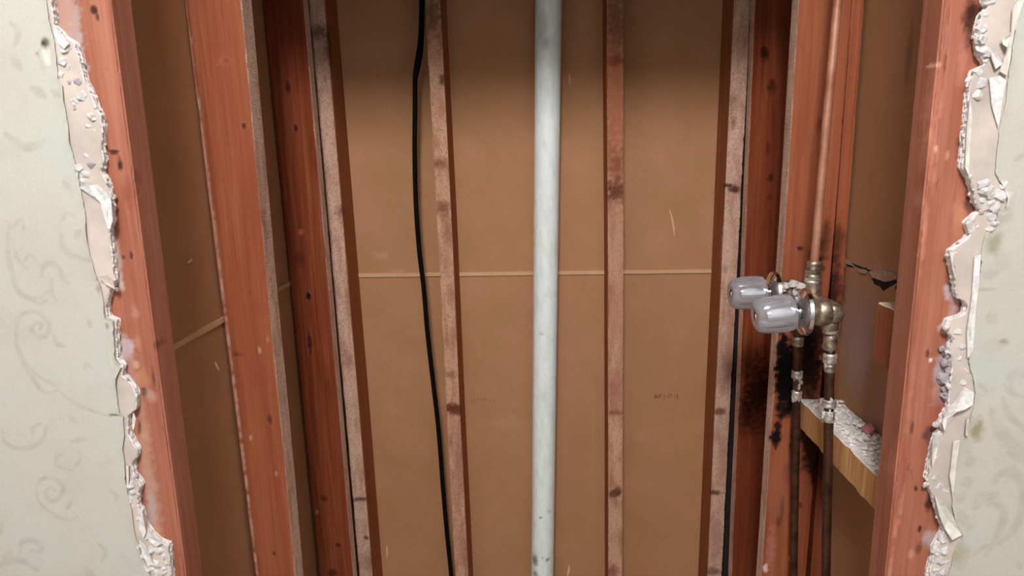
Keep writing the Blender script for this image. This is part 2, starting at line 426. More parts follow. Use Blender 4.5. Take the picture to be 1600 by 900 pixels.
l2_spots = [(450, 137, 4, 8, DK, .8, 1), (462, 200, 3, 5, DK, .8, 1), (482, 463, 4, 5, BLK, .85, 1.2), (484, 535, 3, 16, DK, .85, 1), (506, 778, 6, 5, DK, .6, 1), (528, 852, 5, 4, DK, .8, 1), (470, 362, 3, 4, (200, 110, 84), .6, 1),
            (425, 195, 2, 12, PK, .7, 1), (434, 300, 2, 16, DK, .6, 1), (495, 800, 2, 4, PK, .5, 1), (520, 895, 8, 6, DK, .7, 1), (470, 405, 8, 10, DK, .4, .8)]
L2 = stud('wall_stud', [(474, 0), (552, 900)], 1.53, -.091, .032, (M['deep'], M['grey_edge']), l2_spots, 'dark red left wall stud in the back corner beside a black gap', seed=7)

bl_spots = [(497, 50, 14, 10, (60, 36, 22), .7, .8), (515, 75, 8, 30, (40, 24, 14), .6, .8), (536, 330, 10, 8, (110, 66, 46), .7, .8), (544, 565, 10, 14, (150, 100, 76), .6, .8), (562, 780, 14, 4, (70, 36, 22), .8, 1), (572, 840, 4, 4, DK, .8, 1), (545, 470, 6, 30, (150, 96, 70), .5, .8), (578, 880, 8, 20, (130, 80, 56), .6, .8), (533, 225, 4, 5, DK, .6, 1)]
BL = stud('wall_stud', [(507, 0), (583, 900)], 1.6, -.039, .095, (M['rough'], M['side']), bl_spots, 'pale rough stud in the left corner of the brown back wall', seed=9, wear=.0025)
b1_spots = [(677, 20, 14, 30, (92, 52, 34), .75, .8), (690, 125, 4, 8, DK, .8, 1), (688, 255, 10, 8, (110, 60, 42), .7, .8), (693, 325, 12, 10, (120, 66, 50), .7, .8), (700, 360, 8, 20, (140, 88, 68), .6, .7), (711, 640, 14, 10, (104, 52, 28), .95, 1.2), (702, 636, 12, 6, (104, 52, 28), .8, 1), (705, 585, 10, 6, (140, 84, 66), .6, .8),
            (716, 720, 8, 60, (150, 96, 80), .5, .6), (722, 850, 8, 30, (160, 104, 90), .5, .6), (697, 400, 8, 30, (170, 120, 100), .4, .7), (705, 460, 6, 14, (140, 96, 80), .5, .8)]
B1 = stud('wall_stud', [(689, 0), (732, 900)], 1.6, -.037, .095, (M['rough_red'], M['side']), b1_spots, 'pale rough back stud just right of the black cable', seed=11, wear=.002)
b2_spots = [(962, 150, 22, 130, (160, 90, 58), .8, .8), (962, 20, 18, 30, (100, 56, 34), .6, .7), (962, 95, 12, 6, (120, 56, 36), .7, .9), (963, 300, 14, 16, (96, 46, 32), .85, .9), (964, 260, 10, 20, (130, 70, 48), .6, .8), (962, 480, 16, 50, (180, 118, 92), .5, .6), (962, 605, 14, 24, (160, 96, 80), .6, .7), (960, 771, 10, 7, (84, 46, 32), .8, 1), (966, 766, 6, 8, (84, 46, 32), .7, 1),
            (957, 893, 10, 14, (140, 76, 66), .8, .9), (960, 645, 12, 4, (120, 70, 54), .6, .8), (962, 370, 14, 40, (190, 138, 116), .4, .6)]
B2 = stud('wall_stud', [(948, 0), (950, 900)], 1.6, .039, .095, (M['rough_red'], M['side']), b2_spots, 'back stud right of the white pipe, red brown at the top', seed=13, wear=.002)
br_spots = [(1148, 296, 10, 5, (70, 34, 18), .9, 1.2), (1138, 290, 8, 3, (60, 30, 16), .9, 1.2), (1143, 160, 6, 14, (130, 90, 70), .6, .8), (1146, 190, 4, 10, (110, 74, 56), .6, .8), (1133, 290 + 130, 4, 6, DK, .5, 1), (1125, 643, 8, 6, (90, 50, 34), .8, 1), (1117, 770, 12, 4, (80, 42, 26), .85, 1), (1140, 540, 6, 60, (168, 112, 90), .7, .7), (1118, 840, 8, 40, (150, 104, 84), .5, .7),
            (1136, 390, 10, 40, (210, 170, 150), .4, .7), (1130, 720, 8, 40, (170, 116, 96), .6, .7), (1112, 893, 14, 8, (90, 60, 44), .7, .9)]
BR = stud('wall_stud', [(1146, 0), (1105, 900)], 1.6, .039, .095, (M['rough'], M['side']), br_spots, 'pale rough stud in the right corner of the brown back wall', seed=15, wear=.002)
r2_spots = [(1194, 85, 6, 9, DK, .85, 1.1), (1206, 136, 6, 10, DK, .7, 1), (1204, 278, 4, 6, BLK, .8, 1.1), (1200, 232, 3, 8, DK, .6, 1), (1203, 308, 4, 4, DK, .6, 1), (1184, 612, 26, 50, BLK, .9, .75), (1166, 640, 10, 34, BLK, .6, .6), (1170, 800, 30, 90, (96, 36, 22), .5, .6), (1200, 330, 14, 120, (110, 44, 28), .4, .6)]  # black patch below the knobs: soot with their cast shadow painted in
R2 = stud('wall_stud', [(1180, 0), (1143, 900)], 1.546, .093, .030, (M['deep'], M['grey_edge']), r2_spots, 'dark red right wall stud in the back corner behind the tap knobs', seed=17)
r1_spots = [(1282, 195, 6, 10, (110, 50, 32), .7, .9), (1250, 388, 4, 4, DK, .9, 1.2), (1262, 400, 10, 16, (130, 66, 36), .5, .8),
            (1228, 590, 17, 58, BLK, 1, 2.2), (1222, 545, 8, 30, BLK, 1, 2), (1236, 620, 10, 30, BLK, .95, 1.6), (1213, 684, 9, 16, BLK, .97, 2.2), (1216, 668, 6, 10, BLK, .9, 2), (1212, 696, 4, 10, BLK, .9, 2), (1225, 640, 12, 16, BLK, .9, 1.4), (1262, 570, 24, 70, (14, 7, 4), .92, 1), (1270, 520, 22, 50, (14, 8, 5), .9, 1), (1240, 690, 6, 40, (18, 10, 6), .8, 1.2), (1268, 700, 18, 44, (16, 8, 5), .9, 1.1), (1274, 740, 6, 26, BLK, .9, 1.2), (1266, 650, 20, 30, BLK, .85, 1), (1274, 420, 10, 46, (24, 12, 8), .85, 1.2), (1288, 380, 8, 30, (40, 20, 12), .6, 1),
            (1222, 796, 3, 24, DK, .8, 1.1), (1216, 815, 3, 10, DK, .7, 1), (1196, 887, 5, 7, (224, 190, 176), .95, 1.6), (1236, 872, 4, 6, (224, 190, 176), .9, 1.6), (1230, 740, 8, 16, (90, 44, 28), .6, .8), (1215, 760, 20, 50, (168, 100, 74), .5, .6), (1250, 790, 4, 6, DK, .7, 1), (1206, 860, 6, 40, (196, 128, 106), .5, .8)]
R1 = stud('wall_stud', [(1249, 0), (1190, 900)], 1.29, .093, .034, (M['red'], M['grey_edge']), r1_spots, 'bright red right wall stud, scorched black behind the pipes', seed=19)
CN = box('gap_shade_stud', .464, .556, 1.603, 1.694, 0, CEIL, M['crack']); tag(CN, 'added stud deep in the right back corner, painted black for the shaded gap', 'stud')  # added stud; its near-black colour stands in for the gap's shade
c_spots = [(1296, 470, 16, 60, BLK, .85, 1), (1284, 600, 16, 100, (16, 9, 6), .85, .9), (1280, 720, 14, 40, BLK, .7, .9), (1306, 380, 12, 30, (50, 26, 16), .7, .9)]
CS = stud('furring_strip', [(1331, 0), (1266, 900)], 1.30, .022, .036, (M['red'], M['deep']), c_spots, 'narrow red wood strip between the scorched stud and the right brown board', seed=21, wx_bot=.026)
CS['category'] = 'wood strip'
fr_spots = [(1476, 100, 2, 14, DK, .5, 1), (1520, 28, 12, 24, (60, 34, 24), .85, 1.2), (1511, 68, 4, 10, DK, .85, 1.2), (1516, 20, 6, 12, DK, .7, 1), (1504, 98, 6, 30, (200, 130, 112), .5, .8), (1500, 230, 6, 14, DK, .5, .8), (1466, 101, 3, 4, (230, 170, 150), .9, 1.4), (1445, 218, 3, 5, (236, 200, 180), .9, 1.4), (1462, 232, 2.5, 4, (230, 180, 160), .8, 1.4), (1431, 401, 3, 5, (236, 196, 170), .9, 1.4), (1480, 243, 3, 5, (205, 146, 126), .7, 1),
            (1500, 335, 8, 28, (194, 130, 96), .8, .7), (1508, 300, 8, 20, (170, 96, 84), .6, 1), (1518, 310, 8, 22, (60, 38, 36), .8, 1.1), (1524, 325, 8, 12, (130, 76, 76), .8, 1), (1482, 455, 7, 14, (186, 166, 166), .9, .8), (1492, 475, 8, 26, (176, 140, 138), .8, 1), (1488, 440, 4, 20, (70, 42, 36), .8, 1.1), (1505, 480, 10, 14, (84, 52, 48), .85, 1.2), (1480, 510, 12, 12, (210, 170, 162), .7, 1),
            (1475, 590, 14, 48, (170, 156, 158), .85, .8), (1463, 612, 8, 14, (186, 124, 100), .6, .7), (1466, 640, 10, 22, (150, 80, 66), .7, .7), (1456, 680, 12, 14, (80, 52, 50), .8, 1), (1425, 668, 3, 10, DK, .6, 1), (1449, 552, 3, 6, DK, .7, 1), (1454, 563, 2.5, 3, WH, .9, 1.4), (1431, 763, 3, 5, DK, .8, 1.2), (1437, 826, 3, 6, DK, .9, 1.2), (1435, 855, 5, 10, (100, 56, 44), .7, 1), (1448, 850, 3, 6, (110, 60, 48), .7, 1), (1455, 840, 12, 16, (180, 156, 150), .8, .7), (1452, 785, 6, 14, DK, .8, 1), (1424, 866, 4, 8, PK, .6, 1), (1448, 720, 6, 30, (150, 90, 72), .6, .8)]
for k in range(40):     # long pale and dark runs beside the arris
    v = random.uniform(0, 900); u = 1474 - .1 * v + random.uniform(0, 14)
    fr_spots.append((u, v, random.uniform(1.2, 2.4), random.uniform(14, 40), random.choice([(214, 138, 110), (146, 72, 46), (200, 128, 104)]), random.uniform(.3, .6), .8))
FR = stud('wall_stud', [(1474, 0), (1384, 900)], YS, .10, .044, (M['front'], M['front']), fr_spots, 'red wall stud at the right edge of the hole under torn plaster', seed=23, wear=.003, res=.0021)

# ------------------------------------------------------------------ front wall: wallpaper on broken wallboard
def zs_front():
    fine = np.arange(H - .66, H + .24, .0021)
    return np.concatenate([np.arange(0, H - .66, .02), fine, np.arange(H + .24, HEAD + .001, .02)])
ZF = zs_front()
def edge_line(px, y, seed, jag):
    P = np.array([PY(u, v, y) for u, v in px]); o = np.argsort(P[:, 2]); P = P[o]
    x = np.interp(ZF, P[:, 2], P[:, 0])
    far = np.clip(np.maximum(ZF - P[-1, 2], P[0, 2] - ZF), 0, .3) / .05
    x = x + fbm1(ZF * 260, seed, jag) + fbm1(ZF * 700, seed + 1, jag * .5) + fbm1(ZF * 14, seed + 2, .012) * np.clip(far, 0, 1)
    return x
E1L = [(74, 0), (80, 38), (86, 62), (90, 92), (93, 125), (100, 134), (102, 160), (107, 190), (112, 225), (118, 250), (124, 270), (126, 290), (132, 315), (136, 345), (139, 380), (142, 400), (145, 406), (150, 425), (157, 440), (163, 470), (164, 490), (165, 497), (178, 500), (179, 520), (181, 560), (190, 573), (184, 590), (183, 600), (185, 630), (188, 645), (194, 648), (196, 680), (193, 700), (196, 720), (197, 740), (199, 755), (202, 780), (207, 795), (211, 830), (217, 850), (229, 878), (237, 900)]
E2L = [(78, 0), (82, 37), (97, 55), (114, 66), (122, 90), (128, 120), (138, 140), (147, 165), (155, 180), (158, 200), (157, 225), (160, 250), (156, 268), (165, 285), (172, 310), (174, 345), (169, 358), (171, 383), (173, 395), (175, 410), (177, 430), (178, 440), (172, 450), (166, 470), (164.5, 485), (166, 496), (179, 501), (180, 530), (182, 560), (191, 573), (188, 587), (196, 592), (205, 602), (212, 620), (210, 640), (199, 651), (198, 665), (200, 680), (207, 695), (213, 703), (212, 715), (205, 725), (207, 740), (214, 750), (219, 760), (213, 775), (214, 790), (220, 805), (226, 825), (235, 838), (250, 850), (262, 853), (264, 880), (266, 900)]
E1R = [(1596, 0), (1588, 20), (1582, 60), (1578, 90), (1574, 115), (1570, 160), (1560, 200), (1556, 235), (1553, 270), (1564, 290), (1572, 312), (1570, 325), (1558, 332), (1552, 355), (1538, 365), (1531, 400), (1528, 440), (1524, 460), (1518, 480), (1513, 500), (1514, 540), (1511, 560), (1514, 575), (1519, 590), (1522, 615), (1520, 635), (1513, 655), (1508, 675), (1498, 690), (1493, 705), (1490, 730), (1488, 770), (1486, 790), (1491, 815), (1500, 830), (1503, 838), (1495, 850), (1488, 865), (1485, 885), (1478, 900)]
E2R = [(1542, 0), (1545, 10), (1535, 25), (1530, 45), (1529, 70), (1532, 85), (1541, 100), (1525, 108), (1518, 125), (1516, 145), (1513, 180), (1510, 210), (1507, 240), (1505, 262), (1514, 275), (1522, 295), (1525, 315), (1534, 330), (1520, 340), (1512, 350), (1518, 365), (1512, 375), (1495, 386), (1487, 393), (1486, 415), (1492, 435), (1496, 455), (1497, 466), (1508, 471), (1513, 478), (1510, 490), (1500, 496), (1484, 500), (1480, 515), (1490, 530), (1486, 545), (1490, 575), (1486, 600), (1484, 625), (1484, 640), (1476, 655), (1470, 665), (1476, 675), (1466, 682), (1460, 700), (1456, 720), (1452, 740), (1450, 752), (1457, 770), (1462, 790), (1468, 805), (1476, 830), (1470, 845), (1462, 860), (1457, 880), (1453, 900)]
S_LEFT = [  # printed scrolls: (points, width px)
 ([(15, 348), (13, 380), (16, 410), (26, 448), (38, 462), (60, 466), (76, 455)], 5), ([(21, 375), (26, 400), (35, 412), (44, 421)], 4), ([(38, 408), (45, 400), (54, 402), (60, 413)], 3.5),
 ([(66, 432), (68, 417), (80, 411), (92, 418), (98, 434), (108, 442)], 5), ([(11, 346), (20, 352), (28, 348), (35, 345), (38, 358)], 4), ([(82, 436), (82, 455), (88, 470)], 4),
 ([(95, 365), (100, 386), (115, 400), (140, 407)], 5.5), ([(97, 345), (105, 333), (117, 338)], 3), ([(118, 372), (126, 360)], 5), ([(100, 283), (110, 296)], 5), ([(50, 468), (62, 474), (75, 468)], 4),
 ([(25, 525), (30, 497), (45, 487), (62, 490), (75, 503), (78, 514), (73, 524), (63, 527), (53, 521), (51, 511), (58, 504), (66, 507), (63, 515)], 4.5),
 ([(28, 520), (27, 537), (33, 556), (45, 580), (58, 600), (72, 613), (92, 610)], 5), ([(42, 566), (58, 585), (78, 598), (92, 604)], 3), ([(84, 522), (90, 537), (102, 540)], 4.5),
 ([(92, 607), (106, 622), (122, 632), (146, 642), (172, 650)], 4), ([(5, 672), (6, 686), (16, 696), (35, 701), (55, 696), (69, 684), (73, 666)], 5), ([(52, 678), (52, 668), (64, 661)], 4),
 ([(97, 710), (89, 713), (88, 723), (98, 731), (112, 734)], 4), ([(118, 728), (126, 718), (125, 704)], 4), ([(58, 775), (58, 758), (69, 747), (85, 747), (98, 758), (98, 769), (88, 781), (77, 780), (72, 769), (79, 762), (87, 766)], 4.5),
 ([(58, 775), (65, 788), (76, 797), (92, 805)], 3), ([(85, 806), (108, 812), (122, 808)], 4), ([(105, 795), (112, 783)], 4), ([(32, 862), (34, 848), (46, 843), (62, 850), (64, 860), (50, 860)], 6), ([(2, 884), (14, 876), (36, 876), (58, 890)], 8), ([(8, 870), (18, 862)], 6),
 ([(155, 850), (165, 860), (160, 876)], 5), ([(131, 577), (136, 570), (145, 575)], 3), ([(108, 650), (122, 662)], 6), ([(112, 690), (134, 686)], 5), ([(140, 500), (142, 510)], 5), ([(172, 765), (182, 775), (178, 785)], 4), ([(2, 835), (4, 815)], 4), ([(20, 90), (32, 108)], 8), ([(52, 138), (70, 150)], 8), ([(10, 210), (40, 230), (70, 222)], 7), ([(82, 142), (94, 150)], 5)]
S_RIGHT = [([(1578, 606), (1578, 590), (1590, 582), (1606, 588)], 7), ([(1550, 642), (1558, 665), (1576, 690), (1606, 708)], 10), ([(1566, 622), (1576, 648), (1606, 676)], 6), ([(1568, 600), (1580, 614), (1606, 622)], 4),
 ([(1513, 716), (1514, 724)], 12), ([(1510, 750), (1511, 757)], 11), ([(1496, 780), (1506, 772)], 9), ([(1554, 752), (1560, 742), (1576, 738), (1592, 746), (1600, 766), (1597, 800), (1580, 830), (1560, 848)], 9), ([(1524, 792), (1530, 780), (1546, 776), (1556, 774)], 11),
 ([(1542, 788), (1556, 787), (1567, 800), (1566, 816), (1556, 840), (1540, 866)], 7), ([(1500, 802), (1506, 816)], 10), ([(1512, 824), (1520, 822)], 6), ([(1494, 872), (1514, 868), (1534, 856), (1545, 850)], 5), ([(1575, 706), (1606, 722)], 7), ([(1500, 690), (1512, 706)], 8),
 ([(1540, 430), (1555, 425)], 10), ([(1545, 495), (1552, 500)], 10), ([(1590, 878), (1594, 888)], 5), ([(1580, 735), (1584, 728)], 7), ([(1530, 600), (1540, 610)], 5), ([(1585, 250), (1598, 242)], 5)]
B_LEFT = [(72, 66, 7, 6, (70, 66, 40), .85, 1.3), (70, 72, 4, 6, (40, 34, 22), .9, 1.4), (62, 84, 6, 3, (120, 110, 88), .7, 1), (74, 90, 9, 12, (244, 232, 214), .8, 1), (68, 98, 4, 12, (190, 180, 160), .6, 1), (178, 648, 12, 2.2, (90, 78, 62), .8, 1.2), (184, 545, 4, 36, (238, 224, 190), .7, 1), (168, 510, 2.5, 6, (120, 108, 92), .8, 1.3), (155, 452, 4, 6, (150, 140, 124), .7, 1.2), (175, 560, 4, 24, (236, 222, 196), .6, 1)]
B_RIGHT = [(1526, 672, 11, 18, (150, 140, 104), .95, 1.2), (1552, 380, 11, 16, (150, 142, 110), .8, 1), (1564, 335, 12, 14, (180, 170, 148), .8, .8), (1566, 410, 9, 12, (196, 188, 168), .7, .8), (1566, 533, 8, 5, (130, 118, 92), .8, 1), (1498, 868, 14, 18, (176, 164, 132), .8, .8), (1540, 452, 14, 2, (176, 168, 144), .8, 1), (1550, 540, 14, 10, (206, 196, 176), .6, .8), (1494, 700, 16, 20, (205, 200, 184), .5, .8), (1563, 306, 14, 20, (238, 230, 222), .9, 1)]

def paint_print(V, strokes, blobs, shift):
    """flat print: distance to the stroke centre lines"""
    out = np.zeros((len(V), 4)); ink = np.array(s2l((166, 153, 134)))
    out[:, :3] = ink
    px = YW / F * 1.0
    mod = np.array([mnoise.noise(Vector((p[0], p[1], p[2])) * 70) for p in V]) if len(V) else 0
    for sx, sz in shift:
        for pts, wd in strokes:
            P = np.array([PY(u, v, YW) for u, v in pts])
            P = np.array(catmull(P, 8)) if len(P) > 2 else np.array([P[0] + (P[1] - P[0]) * t for t in np.linspace(0, 1, 8)])
            P[:, 0] += sx; P[:, 2] += sz
            w2 = wd * px * .85
            lo_, hi_ = P.min(0) - w2 * 2, P.max(0) + w2 * 2
            sel = np.where((V[:, 0] > lo_[0]) & (V[:, 0] < hi_[0]) & (V[:, 2] > lo_[2]) & (V[:, 2] < hi_[2]))[0]
            if not len(sel): continue
            q = V[sel][:, [0, 2]]
            d = np.full(len(sel), 9.); tt = np.zeros(len(sel))
            for k in range(len(P) - 1):
                a = P[k, [0, 2]]; b = P[k + 1, [0, 2]]; ab = b - a
                t = np.clip(((q - a) @ ab) / max(ab @ ab, 1e-12), 0, 1)
                dd = np.linalg.norm(q - (a + t[:, None] * ab), axis=1)
                m = dd < d; d[m] = dd[m]; tt[m] = (k + t[m]) / (len(P) - 1)
            wl = w2 * (.55 + .6 * np.sin(np.pi * np.clip(tt, .06, .94)))
            x = d / wl
            al = np.clip(1.45 - x * 1.0, 0, 1) * (.34 + .22 * np.clip(x, 0, 1.0)) * (.85 + .7 * mod[sel])
            out[sel, 3] = np.maximum(out[sel, 3], np.clip(al, 0, .8))
    S = [(PY(u, v, YW), (ru * px, .05, rv * px), c, a, h) for u, v, ru, rv, c, a, h in blobs]
    st = stains_at(V, S)
    a1 = np.maximum(out[:, 3], st[:, 3]); m = st[:, 3] > .02
    k = st[m, 3][:, None]
    out[m, :3] = out[m, :3] * (1 - k) + st[m, :3] * k; out[:, 3] = a1
    return out

def front_side(side, e1px, e2px, strokes, blobs, shift, seed):
    s = 1 if side == 'right' else -1          # direction away from the hole
    x1 = edge_line(e1px, YW, seed, .0010); x2 = edge_line(e2px, YW, seed + 10, .0011)
    x2 = np.where(s * (x1 - x2) < .0006, x1 - s * .0006, x2)
    xo = s * 1.5; nz = len(ZF)
    # --- wallboard: back, front and broken edge
    depth = [(0, 0), (.12, -.0016), (.35, .0004), (.6, -.0012), (.85, .0008), (1, .0)]
    T = YS - YW
    cols = [(xo * np.ones(nz), YW), ((x1 + s * .05), YW)]
    cols += [(x1 + s * .004, YW), (x1 * .6 + x2 * .4, YW), (x1 * .3 + x2 * .7, YW), (x2 + s * .0010, YW)]
    V = []
    for xx, yy in cols:
        yv = np.full(nz, yy) + (fbm1(ZF * 40 + 3, seed + 5, .0003) if yy == YW and xx is not cols[0][0] else 0)
        V.append(np.stack([xx, yv, ZF], 1))
    for k, (t, dx) in enumerate(depth):
        j = fbm1(ZF * 260, seed + 20 + k, .0012) + fbm1(ZF * 70, seed + 30 + k, .0030)
        V.append(np.stack([x2 + s * (dx + np.abs(j) * (0 if k == 0 else 1)), np.full(nz, YW + .0006 + t * (T - .0008)), ZF], 1))
    V.append(np.stack([xo * np.ones(nz), np.full(nz, YS - .0002), ZF], 1))
    nc = len(V); V = np.stack(V, 1).reshape(-1, 3)
    fs = []; mi = []
    for i in range(nz - 1):
        for k in range(nc):
            k2 = (k + 1) % nc
            q = (i * nc + k, i * nc + k2, (i + 1) * nc + k2, (i + 1) * nc + k)
            fs.append(q if s < 0 else q[::-1]); mi.append(1 if 6 <= k <= 10 else 0)
    w = mesh('wall_front_' + side, V, fs, [M['board_paper'], M['gypsum']])
    w.data.polygons.foreach_set('material_index', mi)
    struct(w)
    # --- wallpaper sheet, printed, its torn edge lifting a little
    inner = np.concatenate([np.linspace(0, .02, 11), np.arange(.0225, .30, .0025)])
    lift = .0012 + .0035 * np.clip(fbm1(ZF * 34, seed + 40) + .1, 0, 1) + .0015 * np.clip(fbm1(ZF * 120, seed + 41), 0, 1)
    rows = []
    for d in inner:
        rows.append(np.stack([x1 + s * d, YW - .0009 - lift * np.exp(-d / .004), ZF], 1))
    rows.append(np.stack([xo * np.ones(nz), np.full(nz, YW - .0009), ZF], 1))
    back0 = np.stack([x1 + s * .0002, YW - .0002 - lift, ZF], 1)
    allr = [back0] + rows; nc = len(allr); V = np.stack(allr, 1).reshape(-1, 3)
    i, k = np.meshgrid(np.arange(nz - 1), np.arange(nc - 1), indexing='ij')
    a = (i * nc + k).ravel(); q = np.stack([a, a + 1, a + nc + 1, a + nc], 1)
    if s < 0: q = q[:, ::-1]
    wp = mesh('wallpaper', V, q, M['wallpaper'], w, True)
    bm = bmesh.new(); bm.from_mesh(wp.data); bm.normal_update(); bm.to_mesh(wp.data); bm.free()
    set_stain(wp.data, paint_print(V, strokes, blobs, shift))
    return w, x1, x2
WL, xl1, xl2 = front_side('left', E1L, E2L, S_LEFT, B_LEFT, [(0, 0), (-.16, .33), (0, .72), (-.02, -.72)], 50)
WR, xr1, xr2 = front_side('right', E1R, E2R, S_RIGHT, B_RIGHT, [(0, 0), (.16, .30), (.10, .62), (.16, -.2)], 90)
top = box('wall_front_top', -1.5, 1.5, YW, YS - .0002, HEAD, CEIL, M['board_paper']); struct(top)
no_stain(box('wallpaper', -1.5, 1.5, YW - .0009, YW - .0002, HEAD, CEIL, M['wallpaper'], top))

# broken plaster lumps and torn paper
CH = []
for k in range(6):
    bm = bmesh.new(); bmesh.ops.create_icosphere(bm, subdivisions=2, radius=1)
    for v in bm.verts:
        n = mnoise.noise(v.co * 1.3 + Vector((k * 9, 0, 0))) * .55 + mnoise.noise(v.co * 3.1 + Vector((0, k * 7, 0))) * .25
        v.co *= 1 + n
        v.co.x = round(v.co.x * 3.4) / 3.4 * .6 + v.co.x * .4
        v.co.y = round(v.co.y * 3.0) / 3.0 * .6 + v.co.y * .4
    me = bpy.data.meshes.new('plaster_lump'); bm.to_mesh(me); bm.free(); CH.append(me)
CHM = {}
def lump(parent, u, v, r, mat='gypsum', y=None, name='plaster_lump', asp=None):
    px = YW / F
    k = random.randrange(6)
    if (k, mat) not in CHM:
        c = CH[k].copy(); c.materials.append(M[mat]); CHM[(k, mat)] = c
    o = bpy.data.objects.new(name, CHM[(k, mat)]); COL.objects.link(o); o.parent = parent
    rr = r * px
    yy = (YW + .004 - rr * .25) if y is None else y
    o.location = PY(u, v, yy)
    a = asp or (random.uniform(.75, 1.1), random.uniform(.6, .9), random.uniform(.8, 1.35))
    o.scale = (rr * a[0], rr * a[1], rr * a[2]); o.rotation_euler = (random.uniform(-.5, .5), random.uniform(-1.5, 1.5), random.uniform(-.5, .5))
    return o
for u, v, r in [(90, 48, 6), (99, 62, 8), (106, 76, 9), (100, 96, 8), (97, 118, 7), (110, 105, 6), (130, 150, 10), (118, 160, 7), (146, 184, 8), (151, 205, 5), (149, 228, 4), (138, 243, 6), (126, 262, 10), (134, 272, 9), (132, 284, 8),
                (140, 198, 6), (172, 448, 4), (182, 452, 3), (190, 574, 4), (198, 690, 4), (200, 742, 4), (206, 756, 9), (210, 768, 8), (205, 778, 7), (211, 790, 6), (217, 808, 6), (220, 826, 6), (230, 838, 7), (219, 852, 7),
                (226, 868, 9), (238, 856, 9), (249, 858, 9), (258, 866, 7), (234, 884, 9), (246, 880, 11), (258, 890, 9), (244, 896, 9)]:
    lump(WL, u, v, r)
for u, v, r, m in [(124, 128, 7, 'gypsum_grey'), (112, 130, 6, 'gypsum_grey'), (120, 168, 6, 'gypsum_grey'), (146, 258, 7, 'gypsum_grey'), (203, 726, 5, 'gypsum_grey'), (212, 745, 5, 'gypsum_grey'), (164, 440, 5, 'gypsum_grey'), (170, 434, 4, 'gypsum_grey')]:
    lump(WL, u, v, r, m)
for u, v, r in [(1546, 2, 8), (1538, 22, 6), (1534, 44, 8), (1533, 62, 9), (1536, 80, 9), (1540, 95, 6), (1527, 112, 7), (1532, 130, 9), (1524, 148, 7), (1536, 288, 9), (1540, 300, 11), (1533, 312, 8), (1545, 322, 10), (1560, 305, 11), (1566, 290, 8), (1556, 322, 11), (1548, 338, 9), (1552, 350, 9), (1544, 356, 8),
                (1518, 344, 7), (1517, 358, 6), (1513, 348, 4), (1524, 352, 5), (1489, 396, 5), (1488, 410, 4), (1488, 420, 4), (1522, 402, 4), (1478, 511, 7), (1495, 517, 7), (1491, 529, 6), (1502, 540, 7), (1504, 597, 7), (1517, 588, 7), (1498, 560, 6), (1506, 578, 6),
                (1490, 636, 9), (1482, 648, 7), (1462, 663, 5), (1463, 690, 5), (1460, 712, 5), (1447, 757, 4), (1458, 745, 6), (1468, 742, 5), (1476, 764, 6), (1466, 758, 7), (1466, 808, 4), (1474, 796, 6), (1472, 842, 7), (1462, 860, 8), (1476, 858, 9), (1468, 876, 9), (1478, 876, 7), (1462, 890, 8), (1473, 892, 7), (1458, 897, 7), (1592, 527, 4), (1568, 528, 4)]:
    lump(WR, u, v, r)
for u, v, r in [(1480, 552, 8), (1476, 566, 7), (1484, 580, 9), (1474, 592, 9), (1484, 604, 9), (1478, 618, 8), (1490, 616, 8), (1472, 545, 7), (1496, 610, 6), (1486, 500, 6), (1476, 608, 6)]:
    lump(WR, u, v, r, 'gypsum_grey', YS - .004)  # lilac grey here puts shade into the colour of white lumps
for k in range(90):        # crumbs strung along the broken edges
    left = k < 42
    z = random.uniform(H - .6, H + .18); i = int(np.argmin(abs(ZF - z)))
    x = (xl2 if left else xr2)[i] + random.uniform(-.004, .003) * (1 if left else -1)
    o = lump(WL if left else WR, 800, 450, random.uniform(1.8, 4.2), random.choice(['gypsum', 'gypsum', 'cream', 'gypsum_grey']))
    o.location = (x, YW + random.uniform(-.001, .009), z)
def flap(parent, px, mat, y=None, curl=.003, name='paper_flap', seed=0):
    """torn, slightly curled scrap with its own thickness"""
    P = [(u, v) for u, v in px]; y0 = YW - .003 if y is None else y
    vs = []; n = len(P)
    cu = sum(p[0] for p in P) / n; cv = sum(p[1] for p in P) / n
    for u, v in P:
        vs.append(PY(u, v, y0 - curl * (.3 + .7 * abs(mnoise.noise(Vector((u * .06, v * .06, seed)))) * 2)))
    for p in list(vs): vs.append(p + np.array([0, .0014, 0]))
    c = PY(cu, cv, y0 + .0004)
    vs += [c, c + np.array([0, .0014, 0])]
    fs = []
    for i in range(n):
        j = (i + 1) % n
        fs += [(i, j, 2 * n), (n + j, n + i, 2 * n + 1), (i, n + i, n + j, j)]
    o = mesh(name, vs, fs, M[mat], parent)
    bm = bmesh.new(); bm.from_mesh(o.data); bmesh.ops.recalc_face_normals(bm, faces=bm.faces); bm.to_mesh(o.data); bm.free()
    return o
flap(WL, [(124, 293), (138, 290), (150, 288), (164, 297), (173, 311), (176, 345), (172, 358), (168, 357), (167, 328), (158, 318), (148, 307), (136, 299)], 'gypsum', curl=.005)
flap(WL, [(84, 40), (98, 55), (108, 68), (100, 76), (90, 66), (84, 52)], 'gypsum', curl=.003, seed=2)
flap(WL, [(155, 432), (166, 430), (176, 440), (180, 452), (172, 448), (164, 444)], 'board_paper', curl=.004, seed=3)
flap(WL, [(208, 645), (212, 655), (210, 668), (207, 672), (206, 656)], 'gypsum', curl=.003, seed=4)
flap(WL, [(197, 728), (201, 728), (201, 758), (198, 758)], 'cream', curl=.002, seed=5)
flap(WL, [(216, 795), (222, 800), (228, 832), (224, 842), (218, 825)], 'gypsum', curl=.003, seed=6)
flap(WL, [(218, 845), (228, 855), (240, 882), (232, 885), (222, 866)], 'gypsum', curl=.004, seed=7)
